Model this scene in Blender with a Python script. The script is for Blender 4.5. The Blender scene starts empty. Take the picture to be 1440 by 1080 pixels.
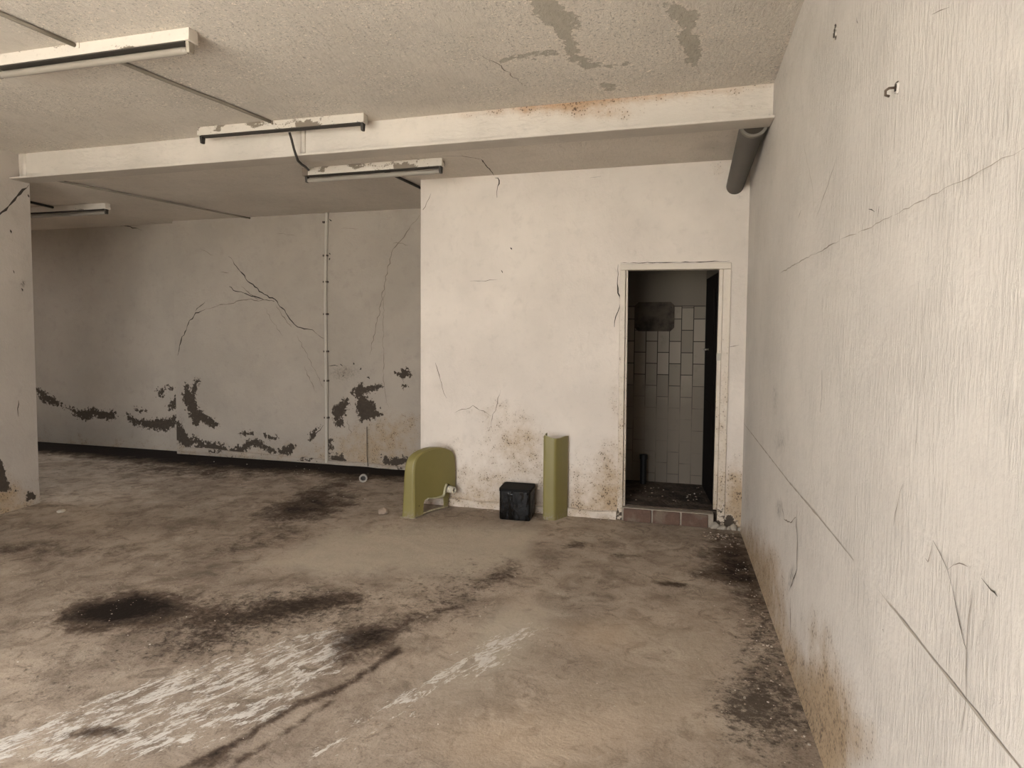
import bpy, math, random
import numpy as np
from mathutils import Matrix, Vector

# ------------------------------------------------------------------ camera, sky, exposure
FPX, PX, PY = 910.0, 675.0, 512.0          # focal length and principal point of the 1440x1080 photograph
EYE = np.array([0.0, 0.0, 1.57])
def _n(a): return a / np.linalg.norm(a)
_dY = _n(np.array([941 - PX, 466 - PY, FPX]))
_dZ = -_n(np.array([592 - PX, 18000 - PY, FPX])); _dZ = _n(_dZ - _dY * (_dZ @ _dY))
_dX = np.cross(_dY, _dZ)
RM = np.array([_dX, _dY, _dZ])              # world = RM @ view ray (x right, y down, z forward)
scene = bpy.context.scene
col = scene.collection
cam = bpy.data.cameras.new('camera'); cam_o = bpy.data.objects.new('camera', cam); col.objects.link(cam_o)
cam.sensor_width = 36; cam.lens = 36 * FPX / 1440
cam.shift_x = (720 - PX) / 1440; cam.shift_y = (PY - 540) / 1440
cam.clip_start = .02
mw = Matrix.Identity(4)
for i in range(3):
    mw[i][0] = RM[i, 0]; mw[i][1] = -RM[i, 1]; mw[i][2] = -RM[i, 2]; mw[i][3] = EYE[i]
cam_o.matrix_world = mw
scene.camera = cam_o
scene.view_settings.view_transform = 'Standard'; scene.view_settings.look = 'None'
scene.view_settings.gamma = 1; scene.view_settings.use_curve_mapping = False
scene.view_settings.exposure = 0.0
world = bpy.data.worlds.new('daylight'); scene.world = world; world.use_nodes = True
wb = world.node_tree.nodes['Background']
wb.inputs[0].default_value = (.965, .985, 1.02, 1); wb.inputs[1].default_value = 12.4
# daylight comes in through the wide garage opening behind the camera (portal = sampling aid for the sky in that opening)
OPX0, OPX1, OPZ = -3.5, -.7, 2.75
FRONTY = -1.0
pl = bpy.data.lights.new('daylight_portal', 'AREA'); pl.shape = 'RECTANGLE'; pl.size = OPX1 - OPX0; pl.size_y = OPZ
pl.cycles.is_portal = True
po = bpy.data.objects.new('daylight_portal', pl); col.objects.link(po)
po.location = ((OPX0 + OPX1) / 2, FRONTY - .1, OPZ / 2); po.rotation_euler = (math.radians(90), 0, 0)

sun = bpy.data.lights.new('sun', 'SUN'); sun.energy = 72; sun.angle = math.radians(.6); sun.color = (1, .985, .96)
so = bpy.data.objects.new('sun', sun); col.objects.link(so); so.location = (4, -6, 9)
so.rotation_euler = (0, math.radians(28), 0)      # high sun on the yard outside: its bounce lights the ceiling

# ------------------------------------------------------------------ helpers: photo pixel -> point on a real plane
def ray(x, y): return RM @ np.array([x - PX, y - PY, FPX])
def onZ(x, y, z=0.0): d = ray(x, y); return EYE + d * ((z - EYE[2]) / d[2])
def onY(x, y, Y): d = ray(x, y); return EYE + d * (Y / d[1])
def onX(x, y, X): d = ray(x, y); return EYE + d * (X / d[0])
def pix(P):
    c = (np.asarray(P) - EYE) @ RM
    w = np.maximum(c[:, 2], .05)
    return PX + FPX * c[:, 0] / w, PY + FPX * c[:, 1] / w
def sd_poly(px, py, poly):
    """signed distance (pixels) to a polygon, negative inside"""
    poly = np.asarray(poly, float); d = np.full(px.shape, 1e9); ins = np.zeros(px.shape, bool)
    a = poly; b = np.roll(poly, -1, 0)
    for (ax, ay), (bx, by) in zip(a, b):
        ex, ey = bx - ax, by - ay
        t = np.clip(((px - ax) * ex + (py - ay) * ey) / (ex * ex + ey * ey + 1e-9), 0, 1)
        d = np.minimum(d, np.hypot(px - ax - t * ex, py - ay - t * ey))
        if ay != by:
            c = ((ay > py) != (by > py)) & (px < (bx - ax) * (py - ay) / (by - ay) + ax)
            ins ^= c
    return np.where(ins, -d, d)
def sd_line(px, py, pts):
    d = np.full(px.shape, 1e9)
    for (ax, ay), (bx, by) in zip(pts[:-1], pts[1:]):
        ex, ey = bx - ax, by - ay
        t = np.clip(((px - ax) * ex + (py - ay) * ey) / (ex * ex + ey * ey + 1e-9), 0, 1)
        d = np.minimum(d, np.hypot(px - ax - t * ex, py - ay - t * ey))
    return d
def blob(px, py, cx, cy, rx, ry, rot=0.0, p=1.0):
    c, s = math.cos(math.radians(rot)), math.sin(math.radians(rot))
    u = (px - cx) * c + (py - cy) * s; v = -(px - cx) * s + (py - cy) * c
    return p * np.exp(-(u / rx) ** 2 - (v / ry) ** 2)
def soft(d, w): return np.clip(.5 - d / (2 * w), 0, 1)

# ------------------------------------------------------------------ node helpers
class NT:
    def __init__(s, name):
        s.m = bpy.data.materials.new(name); s.m.use_nodes = True; s.t = s.m.node_tree
        s.b = s.t.nodes['Principled BSDF']; s.co = s.t.nodes.new('ShaderNodeTexCoord').outputs['Object']
    def put(s, sock, v):
        if hasattr(v, 'is_output'): s.t.links.new(v, sock)
        elif isinstance(v, (tuple, list)): sock.default_value = tuple(v) + ((1,) if len(v) == 3 and len(sock.default_value) == 4 else ())
        else: sock.default_value = v
    def math(s, op, a, b=0.0, clamp=False):
        n = s.t.nodes.new('ShaderNodeMath'); n.operation = op; n.use_clamp = clamp
        s.put(n.inputs[0], a); s.put(n.inputs[1], b); return n.outputs[0]
    def add(s, a, b): return s.math('ADD', a, b)
    def mul(s, a, b): return s.math('MULTIPLY', a, b)
    def sub(s, a, b): return s.math('SUBTRACT', a, b)
    def vscale(s, v, sc, loc=(0, 0, 0), rot=(0, 0, 0)):
        n = s.t.nodes.new('ShaderNodeMapping'); s.put(n.inputs[0], v)
        n.inputs['Scale'].default_value = sc; n.inputs['Location'].default_value = loc; n.inputs['Rotation'].default_value = rot
        return n.outputs[0]
    def noise(s, scale, detail=4, rough=.55, co=None, dist=0.0):
        n = s.t.nodes.new('ShaderNodeTexNoise'); s.put(n.inputs['Vector'], co or s.co)
        n.inputs['Scale'].default_value = scale; n.inputs['Detail'].default_value = detail
        n.inputs['Roughness'].default_value = rough; n.inputs['Distortion'].default_value = dist
        return n.outputs['Fac']
    def voro(s, scale, co=None, feature='F1', rnd=1.0):
        n = s.t.nodes.new('ShaderNodeTexVoronoi'); s.put(n.inputs['Vector'], co or s.co); n.feature = feature
        n.inputs['Scale'].default_value = scale; n.inputs['Randomness'].default_value = rnd
        return n.outputs['Distance']
    def step(s, v, lo, hi, a=0.0, b=1.0):
        n = s.t.nodes.new('ShaderNodeMapRange'); n.interpolation_type = 'SMOOTHSTEP'
        s.put(n.inputs[0], v); n.inputs[1].default_value = lo; n.inputs[2].default_value = hi
        n.inputs[3].default_value = a; n.inputs[4].default_value = b; return n.outputs[0]
    def mix(s, f, a, b):
        n = s.t.nodes.new('ShaderNodeMix'); n.data_type = 'RGBA'
        s.put(n.inputs['Factor'], f); s.put(n.inputs['A'], a); s.put(n.inputs['B'], b)
        return [o for o in n.outputs if o.type == 'RGBA'][0]
    def attr(s, name):
        n = s.t.nodes.new('ShaderNodeAttribute'); n.attribute_name = name; return n.outputs['Fac']
    def sep(s, i):
        n = s.t.nodes.new('ShaderNodeSeparateXYZ'); s.put(n.inputs[0], s.co); return n.outputs[i]
    def bump(s, h, strength, dist):
        n = s.t.nodes.new('ShaderNodeBump'); n.inputs['Strength'].default_value = strength
        n.inputs['Distance'].default_value = dist; s.put(n.inputs['Height'], h); return n.outputs[0]
    def done(s, colr, rough=.8, normal=None, metal=0.0, spec=.3):
        s.put(s.b.inputs['Base Color'], colr); s.put(s.b.inputs['Roughness'], rough)
        s.b.inputs['Metallic'].default_value = metal; s.b.inputs['Specular IOR Level'].default_value = spec
        if normal is not None: s.put(s.b.inputs['Normal'], normal)
        return s.m

def simple(name, colr, rough=.6, var=.25, scale=9, metal=0.0, spec=.4, bump=.0):
    t = NT(name); f = t.noise(scale, 6, .6)
    c = t.mix(f, tuple(k * (1 - var) for k in colr), tuple(min(1, k * (1 + var)) for k in colr))
    return t.done(c, rough, t.bump(t.noise(scale * 6, 4), bump, .003) if bump else None, metal, spec)

PAINT = (.62, .56, .49)
def wall_paint(name, base=PAINT, streak=(1, 1, 1), rough=.75, bumpk=.35, stain_c=(.36, .25, .135), peel_c=(.065, .05, .037), bumpd=.012, spec=.25, rag=17.0, dirt=.0):
    t = NT(name)
    big = t.noise(1.3, 5, .6); mid = t.noise(9, 6, .65); fine = t.noise(46, 5, .6)
    c = t.mix(t.step(big, .3, .7), tuple(k * .92 for k in base), tuple(k * 1.06 for k in base))
    c = t.mix(t.step(mid, .52, .75, 0, .30), c, tuple(k * .72 for k in base))
    if dirt:
        ds = t.add(t.noise(13, 8, .74, t.vscale(t.co, streak), .5), t.mul(t.sub(t.noise(2.3, 4, .6), .5), .35))
        c = t.mix(t.step(ds, .55, .74, 0, dirt), c, tuple(k * .62 for k in base))
        c = t.mix(t.step(ds, .40, .28, 0, dirt), c, tuple(min(1, k * 1.16) for k in base))
    st = t.attr('stain'); gr = t.attr('grime'); pe = t.attr('peel')
    sf = t.step(t.add(st, t.mul(t.sub(mid, .5), t.step(st, .02, .3, 0, 1.1))), .12, .95, 0, .85)
    c = t.mix(sf, c, stain_c)
    # rust / mould specks that live in the stained zones
    sp = t.noise(40, 8, .8, dist=.2)
    c = t.mix(t.mul(t.step(t.add(sp, t.mul(st, .12)), .62, .74, 0, .8), t.step(st, .05, .3)), c, (.12, .08, .05))
    # fly-speck mould dots
    vd = t.voro(62, t.vscale(t.co, (1, 1, .8))); nm = t.noise(9, 7, .75)
    c = t.mix(t.mul(t.step(t.add(vd, t.mul(t.sub(.58, t.add(nm, t.mul(st, .12))), 1.5)), .08, .30, .8, 0), t.step(st, .08, .35)), c, (.075, .05, .035))
    # blotches of dirt
    gf = t.step(t.add(gr, t.mul(t.sub(fine, .5), t.step(gr, .02, .3, 0, .9))), .15, .95, 0, .95)
    c = t.mix(gf, c, (.045, .036, .028))
    # peeled plaster with a broken edge
    edge = t.add(t.mul(t.sub(t.noise(24, 7, .7), .5), rag), pe)
    pf = t.step(edge, -.8, .8, 1, 0)
    pc = t.mix(t.noise(30, 5, .7), tuple(k * .55 for k in peel_c), tuple(k * 1.5 for k in peel_c))
    rim = t.mul(t.step(edge, .6, 2.4, 1, 0), t.sub(1.0, pf))
    c = t.mix(t.mul(rim, .35), c, tuple(min(1, k * 1.12) for k in base))
    c = t.mix(pf, c, pc)
    sco = t.vscale(t.co, streak)
    h = t.add(t.mul(t.step(t.noise(20, 7, .66, sco, .5), .38, .75), t.step(t.noise(3.1, 4, .6), .38, .64, .12, 1.0)), t.mul(fine, .4))
    h = t.sub(h, t.mul(pf, .8))
    return t.done(c, t.mix(pf, (rough,) * 3, (.95,) * 3), t.bump(h, bumpk, bumpd), 0, spec)

# ------------------------------------------------------------------ mesh helpers
def link(name, me, mats, parent=None, smooth=False):
    o = bpy.data.objects.new(name, me); col.objects.link(o)
    for m in (mats if isinstance(mats, (list, tuple)) else [mats]): me.materials.append(m)
    if smooth:
        for p in me.polygons: p.use_smooth = True
    if parent is not None: o.parent = parent
    return o
def tag(o, label=None, cat=None, group=None, kind=None):
    for k, v in (('label', label), ('category', cat), ('group', group), ('kind', kind)):
        if v: o[k] = v
    return o
def empty(name, loc, rz=0.0):
    o = bpy.data.objects.new(name, None); col.objects.link(o); o.location = loc; o.rotation_euler = (0, 0, rz)
    o.empty_display_size = .05
    return o
class MB:
    """collects vertices and faces for one mesh object"""
    def __init__(s): s.v = []; s.f = []; s.mi = []; s.att = {}
    def raw(s, vs, fs, mi=0):
        k = len(s.v); s.v += [tuple(map(float, p)) for p in vs]; s.f += [tuple(i + k for i in f) for f in fs]; s.mi += [mi] * len(fs)
        return s
    def box(s, lo, hi, mi=0):
        (a, b, c), (d, e, f) = lo, hi
        return s.hexa([(a, b, c), (d, b, c), (d, e, c), (a, e, c), (a, b, f), (d, b, f), (d, e, f), (a, e, f)], mi)
    def hexa(s, v, mi=0):
        return s.raw(v, [(0, 3, 2, 1), (4, 5, 6, 7), (0, 1, 5, 4), (1, 2, 6, 5), (2, 3, 7, 6), (3, 0, 4, 7)], mi)
    def tube(s, pts, r, n=12, mi=0, caps=True):
        pts = [Vector(p) for p in pts]; rs = r if isinstance(r, (list, tuple)) else [r] * len(pts); rings = []
        up = None
        for i, p in enumerate(pts):
            d = (pts[min(i + 1, len(pts) - 1)] - pts[max(i - 1, 0)]).normalized()
            if up is None: up = Vector((0, 0, 1)) if abs(d.z) < .9 else Vector((1, 0, 0))
            a = d.cross(up).normalized(); b = a.cross(d).normalized(); up = b
            rings.append([p + a * math.cos(2 * math.pi * k / n) * rs[i] + b * math.sin(2 * math.pi * k / n) * rs[i] for k in range(n)])
        vs = [q for rg in rings for q in rg]
        fs = [(i * n + k, i * n + (k + 1) % n, (i + 1) * n + (k + 1) % n, (i + 1) * n + k) for i in range(len(pts) - 1) for k in range(n)]
        if caps: fs += [tuple(range(n))[::-1], tuple((len(pts) - 1) * n + k for k in range(n))]
        return s.raw(vs, fs, mi)
    def lathe(s, origin, axis, prof, n=24, mi=0):
        """prof: (distance along axis, radius)"""
        ax = Vector(axis).normalized(); u = ax.cross(Vector((0, 0, 1)) if abs(ax.z) < .9 else Vector((1, 0, 0))).normalized(); w = ax.cross(u)
        o = Vector(origin); vs = []
        for d, r in prof:
            vs += [o + ax * d + (u * math.cos(2 * math.pi * k / n) + w * math.sin(2 * math.pi * k / n)) * r for k in range(n)]
        fs = [(i * n + k, i * n + (k + 1) % n, (i + 1) * n + (k + 1) % n, (i + 1) * n + k) for i in range(len(prof) - 1) for k in range(n)]
        return s.raw(vs, fs, mi)
    def sheet(s, rows, th, mi=0, closed=False):
        """a grid of points given thickness th along its local normal"""
        g = np.array(rows, float); nr, nc = g.shape[:2]
        du = np.gradient(g, axis=0); dv = np.gradient(g, axis=1)
        nm = np.cross(du, dv); nm /= np.maximum(np.linalg.norm(nm, axis=2, keepdims=True), 1e-9)
        a = g.reshape(-1, 3); b = (g - nm * th).reshape(-1, 3); N = nr * nc
        fs = []
        for i in range(nr - 1):
            for j in range(nc - 1):
                q = (i * nc + j, i * nc + j + 1, (i + 1) * nc + j + 1, (i + 1) * nc + j)
                fs.append(q[::-1]); fs.append(tuple(k + N for k in q))
        rim = [i * nc for i in range(nr)] + [(nr - 1) * nc + j for j in range(1, nc)] + [i * nc + nc - 1 for i in range(nr - 2, -1, -1)] + [j for j in range(nc - 2, 0, -1)]
        for x, y in zip(rim, rim[1:] + rim[:1]): fs.append((x, y, y + N, x + N))
        return s.raw(list(a) + list(b), fs, mi)
    def grid(s, us, vs, fn, skip=None, mi=0):
        U, V = np.meshgrid(us, vs, indexing='ij'); P = fn(U.ravel(), V.ravel()); nu, nv = len(us), len(vs); k = len(s.v)
        s.v += [tuple(p) for p in P.tolist()]
        for i in range(nu - 1):
            for j in range(nv - 1):
                if skip and skip((us[i] + us[i + 1]) / 2, (vs[j] + vs[j + 1]) / 2): continue
                s.f.append((k + i * nv + j, k + (i + 1) * nv + j, k + (i + 1) * nv + j + 1, k + i * nv + j + 1)); s.mi.append(mi)
        return P, k
    def setattr_(s, name, k, arr, default=0.0):
        s.att.setdefault(name, (default, []))[1].append((k, np.asarray(arr, float)))
    def ribbon(s, pts, nrm, width, seed=0, mi=1, wob=.012, off=.0015):
        """an irregular crack lying on the surface"""
        R = random.Random(seed); nrm = Vector(nrm); P = [Vector(p) for p in pts]; Q = []
        for a, b in zip(P[:-1], P[1:]):
            n = max(2, int((b - a).length / .035)); t = (b - a).normalized(); sd = nrm.cross(t)
            for i in range(n):
                Q.append(a + (b - a) * (i / n) + sd * (R.uniform(-1, 1) * wob if (i or not Q) else 0))
        Q.append(P[-1]); vs = []; fs = []
        for i, q in enumerate(Q):
            t = (Q[min(i + 1, len(Q) - 1)] - Q[max(i - 1, 0)]).normalized(); sd = nrm.cross(t)
            e = min(1, .25 + 4 * min(i, len(Q) - 1 - i) / len(Q)); w = width * e * R.uniform(.35, 1.25) / 2
            vs += [q + sd * w + nrm * off, q - sd * w + nrm * off]
        fs = [(2 * i, 2 * i + 2, 2 * i + 3, 2 * i + 1) for i in range(len(Q) - 1)]
        return s.raw(vs, fs, mi)
    def build(s, name, mats, parent=None, smooth=False, bevel=0.0, seg=2, auto=None):
        me = bpy.data.meshes.new(name); me.from_pydata(s.v, [], s.f); me.update()
        me.polygons.foreach_set('material_index', s.mi)
        for nme, (dflt, parts) in s.att.items():
            arr = np.full(len(s.v), dflt)
            for k, a in parts: arr[k:k + len(a)] = a
            at = me.attributes.new(nme, 'FLOAT', 'POINT'); at.data.foreach_set('value', arr.astype(np.float32))
        o = link(name, me, mats, parent, smooth)
        if bevel:
            b = o.modifiers.new('bevel', 'BEVEL'); b.width = bevel; b.segments = seg; b.limit_method = 'ANGLE'; b.angle_limit = math.radians(35)
        if auto is not None:
            for p in me.polygons: p.use_smooth = True
            me.set_sharp_from_angle(angle=math.radians(auto))
        return o
def struct(name, mb, mats, **k): return tag(mb.build(name, mats, **k), kind='structure')
def lin(*seg):
    """lin(a, b, step, c, step, ...): one coordinate list through fixed breaks"""
    out = [seg[0]]; a = seg[0]
    for b, st in zip(seg[1::2], seg[2::2]):
        n = max(1, int(round((b - a) / st))); out += [a + (b - a) * (i + 1) / n for i in range(n)]; a = b
    return np.array(out)

# ------------------------------------------------------------------ room measurements (metres)
XR, XL = .578, -5.42                 # right wall, left wall
YP = 5.45                            # partition with the door
YD = 6.70                            # deep wall of the recess
YDL = 6.84                           # its set-back part
ZC, ZR = 3.07, 2.905                 # main ceiling, lower ceiling behind the beam
XP = -2.145                          # left end of the partition
XS = -5.93                           # where the deep wall steps back
BEAMY = 4.33
YB = 6.42                            # tiled wall of the washroom
ZB = .13                             # washroom floor

# materials
M = {}
M['crack'] = simple('crack_dark', (.05, .04, .03), .95, .3)
M['hair'] = simple('hairline_crack', (.20, .165, .13), .95, .3)
M['groove'] = simple('scored_joint', (.33, .29, .24), .95, .25)
M['wall_right'] = wall_paint('brushed_white_render', (.60, .555, .50), (3.2, 3.2, .55), .58, .42, bumpd=.014, spec=.4, dirt=.4)
M['partition'] = wall_paint('white_limewash', (.66, .59, .515), (1, 1, .6), .8, .22, dirt=.16)
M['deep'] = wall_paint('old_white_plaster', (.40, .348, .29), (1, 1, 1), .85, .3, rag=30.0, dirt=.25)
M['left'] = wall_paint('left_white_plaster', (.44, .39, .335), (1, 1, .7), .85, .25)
M['beam'] = wall_paint('beam_cream_paint', (.62, .56, .485), (.45, 1, 1.3), .7, .3, dirt=.35, stain_c=(.40, .245, .13))
M['cream'] = wall_paint('cream_gloss_paint', (.63, .56, .47), (1, 1, .5), .5, .15)

# ---- ceiling paint: flaking distemper
def ceiling_mat(name, base, flake=1.0, bumpk=.6):
    t = NT(name)
    big = t.noise(.9, 5, .6); mid = t.noise(6, 6, .65)
    c = t.mix(t.step(big, .3, .7), tuple(k * .9 for k in base), tuple(k * 1.06 for k in base))
    c = t.mix(t.step(mid, .5, .8, 0, .35), c, tuple(k * .72 for k in base))
    sco = t.vscale(t.co, (1.9, .6, 1), rot=(0, 0, .5))
    trowel = t.noise(22, 8, .74, sco, .8); fl = t.noise(52, 6, .75, dist=1.0)
    zone = t.step(t.add(t.noise(1.7, 4, .6), t.mul(t.attr('stain'), .25)), .40, .60)
    flk = t.mul(t.step(fl, .555, .60), t.mul(zone, flake))
    c = t.mix(flk, c, tuple(min(1, k * 1.42) for k in base))
    c = t.mix(t.mul(t.step(t.noise(70, 4, .7, t.vscale(t.co, (1, 1, 1), (.012, .012, 0)), .8), .56, .62), t.mul(zone, .7 * flake)), c, tuple(k * .42 for k in base))
    c = t.mix(t.step(trowel, .53, .70, 0, .5), c, tuple(k * .66 for k in base))
    c = t.mix(t.step(trowel, .46, .30, 0, .4), c, tuple(min(1, k * 1.2) for k in base))
    edge = t.add(t.mul(t.sub(t.noise(16, 7, .72), .5), 40.0), t.attr('peel'))
    pf = t.step(edge, -1, 1, 1, 0)
    c = t.mix(t.mul(t.step(edge, .5, 7, 1, 0), t.step(fl, .45, .58, 0, .9)), c, tuple(min(1, k * 1.28) for k in base))
    c = t.mix(pf, c, t.mix(t.noise(20, 5, .7), (.40, .36, .295), (.52, .47, .39)))
    c = t.mix(t.step(t.attr('grime'), .1, 1, 0, .8), c, (.10, .085, .07))
    h = t.add(t.add(t.mul(trowel, 1.0), t.mul(flk, .6)), t.mul(pf, -.5))
    return t.done(c, .9, t.bump(h, bumpk, .02), 0, .15)
M['ceiling'] = ceiling_mat('flaking_distemper', (.68, .615, .535))
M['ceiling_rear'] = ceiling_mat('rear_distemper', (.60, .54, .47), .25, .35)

# ---- floor
def floor_mat():
    t = NT('stained_concrete')
    co = t.co
    big = t.noise(.8, 6, .62, dist=.4); mid = t.noise(4.5, 8, .66, dist=.5); fine = t.noise(38, 6, .7)
    c = t.mix(t.step(big, .3, .7), (.30, .243, .19), (.48, .395, .31))
    c = t.mix(t.step(mid, .42, .72, 0, .75), c, (.165, .125, .093))
    c = t.mix(t.step(t.noise(1.7, 8, .72, t.vscale(co, (1, 1, 1), (9, 4, 2)), .8), .53, .66, 0, .5), c, (.15, .112, .082))
    c = t.mix(t.step(t.noise(2.2, 7, .7, t.vscale(co, (1, 1, 1), (5, 2, 0))), .52, .68, 0, .55), c, (.48, .41, .325))
    c = t.mix(t.step(fine, .56, .72, 0, .6), c, (.13, .10, .075))
    bl = t.noise(8, 10, .76, t.vscale(co, (1, 1, 1), (3, 7, 1)), 1.0)
    c = t.mix(t.step(bl, .50, .64, 0, .6), c, (.13, .10, .075))
    c = t.mix(t.step(bl, .44, .34, 0, .45), c, (.50, .43, .35))
    gn = t.noise(120, 4, .7)
    c = t.mix(t.step(gn, .54, .66, 0, .5), c, (.10, .078, .058)); c = t.mix(t.step(gn, .42, .32, 0, .35), c, (.55, .48, .40))
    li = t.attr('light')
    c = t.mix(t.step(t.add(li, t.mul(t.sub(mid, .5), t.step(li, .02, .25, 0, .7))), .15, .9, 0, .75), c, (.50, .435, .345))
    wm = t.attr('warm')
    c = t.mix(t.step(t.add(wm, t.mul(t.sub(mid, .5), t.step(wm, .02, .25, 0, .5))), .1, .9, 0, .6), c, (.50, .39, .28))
    # scraped white paint, dragged in one direction
    ang = math.atan2(1.07, .5)
    dco = t.vscale(t.vscale(co, (1, 1, 1), rot=(0, 0, -ang)), (.32, 1, 1))
    drag = t.noise(20, 10, .75, dco, .6); drag2 = t.noise(75, 6, .75, dco, .5)
    wh = t.math('MINIMUM', t.attr('white'), .95)
    wv = t.add(t.add(t.mul(drag, .75), t.mul(drag2, .35)), t.mul(t.sub(wh, 1.0), .34))
    wf = t.mul(t.step(wv, .525, .585), t.step(wh, .02, .15))
    c = t.mix(t.mul(wf, .92), c, t.mix(drag2, (.55, .51, .45), (.80, .76, .70)))
    dk = t.attr('dark')
    dfv = t.add(dk, t.mul(t.sub(t.add(t.add(t.mul(mid, .4), t.mul(fine, .25)), t.mul(bl, .35)), .5), t.step(dk, .02, .4, 0, 3.2)))
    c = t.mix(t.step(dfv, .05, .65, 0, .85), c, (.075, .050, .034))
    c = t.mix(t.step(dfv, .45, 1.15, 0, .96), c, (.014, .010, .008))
    rd = t.attr('speck')
    c = t.mix(t.mul(t.step(t.add(t.add(t.mul(t.noise(16, 10, .82, dist=.4), .7), t.mul(fine, .3)), t.mul(rd, .15)), .56, .70), t.step(rd, .05, .4, 0, .8)), c, (.035, .026, .019))
    # bright grit
    g = t.noise(95, 3, .6)
    c = t.mix(t.mul(t.step(g, .70, .74), t.step(t.noise(2.0, 3), .4, .65, .1, .8)), c, (.5, .45, .38))
    h = t.add(t.add(t.mul(mid, .8), t.mul(fine, .35)), t.mul(wf, .15))
    return t.done(c, .93, t.bump(h, .5, .02), 0, .12)
M['floor'] = floor_mat()

# ------------------------------------------------------------------ floor
def flat(z): return lambda u, v: np.stack([u, v, np.full_like(u, z)], 1)
fm = MB()
P, k = fm.grid(lin(-16.2, -9.7, .3, -5.6, .08, XR + .2, .03), lin(FRONTY - .4, .9, .1, 7.1, .03), flat(0))
x, y = pix(P); vis = P[:, 1] > .6
dark = blob(x, y, 165, 858, 72, 17, -6, 1.15) + blob(x, y, 190, 862, 125, 30, -6, .55) + blob(x, y, 508, 893, 40, 18, -8, .95) \
    + blob(x, y, 440, 848, 90, 15, -6, .75) + blob(x, y, 280, 905, 60, 22, -15, .4) + blob(x, y, 350, 870, 90, 20, 0, .33) \
    + blob(x, y, 430, 716, 75, 16, -8, .75) + blob(x, y, 350, 765, 90, 14, -14, .4) + blob(x, y, 300, 1075, 35, 12, -30, .7) \
    + blob(x, y, 455, 690, 60, 14, -20, .45) + blob(x, y, 270, 660, 140, 12, 3, .55) \
    + blob(x, y, 1030, 782, 45, 32, 10, .8) + blob(x, y, 1060, 830, 40, 30, 30, .5) + blob(x, y, 1010, 808, 40, 10, 0, .4) \
    + blob(x, y, 948, 822, 22, 3.5, 4, .8) + blob(x, y, 808, 766, 26, 5, 0, .5) + blob(x, y, 870, 780, 40, 8, 5, .3) \
    + blob(x, y, 135, 1030, 40, 8, -5, .7) + blob(x, y, 20, 770, 90, 10, -8, .35) + blob(x, y, 120, 775, 110, 9, -5, .3)
dark += soft(sd_line(x, y, [(470, 935), (560, 885), (640, 845), (720, 800)]), 26) * .85
dark += np.exp(-(sd_line(x, y, [(250, 1085), (330, 1045), (420, 990), (480, 968), (560, 915)]) / 5) ** 2) * .75
dark += np.exp(-(sd_line(x, y, [(330, 1075), (400, 1030), (470, 985)]) / 4) ** 2) * .6
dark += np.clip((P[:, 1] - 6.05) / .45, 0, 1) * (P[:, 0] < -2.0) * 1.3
dark *= vis
speck = blob(x, y, 1100, 1000, 75, 80, 40, 1.0) + blob(x, y, 1040, 990, 45, 35, 0, .7) + blob(x, y, 1080, 880, 50, 60, 30, .8) \
    + blob(x, y, 300, 895, 130, 45, -10, .75) + blob(x, y, 420, 850, 120, 35, 0, .6) + blob(x, y, 60, 960, 120, 60, -20, .4) + blob(x, y, 640, 830, 120, 50, -20, .5)
white = soft(sd_poly(x, y, [(-40, 1085), (-40, 1035), (90, 985), (200, 940), (330, 905), (410, 880), (470, 868), (520, 905), (480, 950), (400, 985), (330, 1030), (180, 1085)]), 26) * 1.0
white += blob(x, y, 150, 1010, 150, 22, -19, .35) + blob(x, y, 430, 915, 80, 16, -18, .35)
white += blob(x, y, 380, 1010, 120, 40, -25, .55)
white += soft(sd_poly(x, y, [(330, 1090), (440, 1030), (560, 950), (680, 890), (760, 858), (800, 880), (700, 960), (600, 1010), (470, 1085)]), 30) * .86
white += blob(x, y, 690, 905, 80, 35, -25, .25) + blob(x, y, 1000, 1000, 60, 20, 0, .5)
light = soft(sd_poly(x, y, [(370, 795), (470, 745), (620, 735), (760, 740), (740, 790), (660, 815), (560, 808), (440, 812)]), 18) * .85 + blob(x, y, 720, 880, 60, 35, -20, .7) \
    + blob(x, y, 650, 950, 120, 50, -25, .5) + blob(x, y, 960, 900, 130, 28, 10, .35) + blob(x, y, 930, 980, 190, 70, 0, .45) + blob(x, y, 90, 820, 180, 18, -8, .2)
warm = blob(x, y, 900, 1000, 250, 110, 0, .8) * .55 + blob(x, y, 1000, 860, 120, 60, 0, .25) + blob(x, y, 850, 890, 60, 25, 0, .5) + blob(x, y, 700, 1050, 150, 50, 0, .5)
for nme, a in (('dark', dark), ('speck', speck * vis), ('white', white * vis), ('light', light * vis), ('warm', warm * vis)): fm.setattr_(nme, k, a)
fm.box((-16.2, FRONTY - .4, -.15), (XR + .2, 7.1, -.01))
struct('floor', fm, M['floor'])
gm = MB().box((-30, -30, -.12), (30, FRONTY - .42, -.02))
tag(gm.build('pavement_outside', simple('outside_paving', (.42, .40, .36), .9)), kind='structure')

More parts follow.
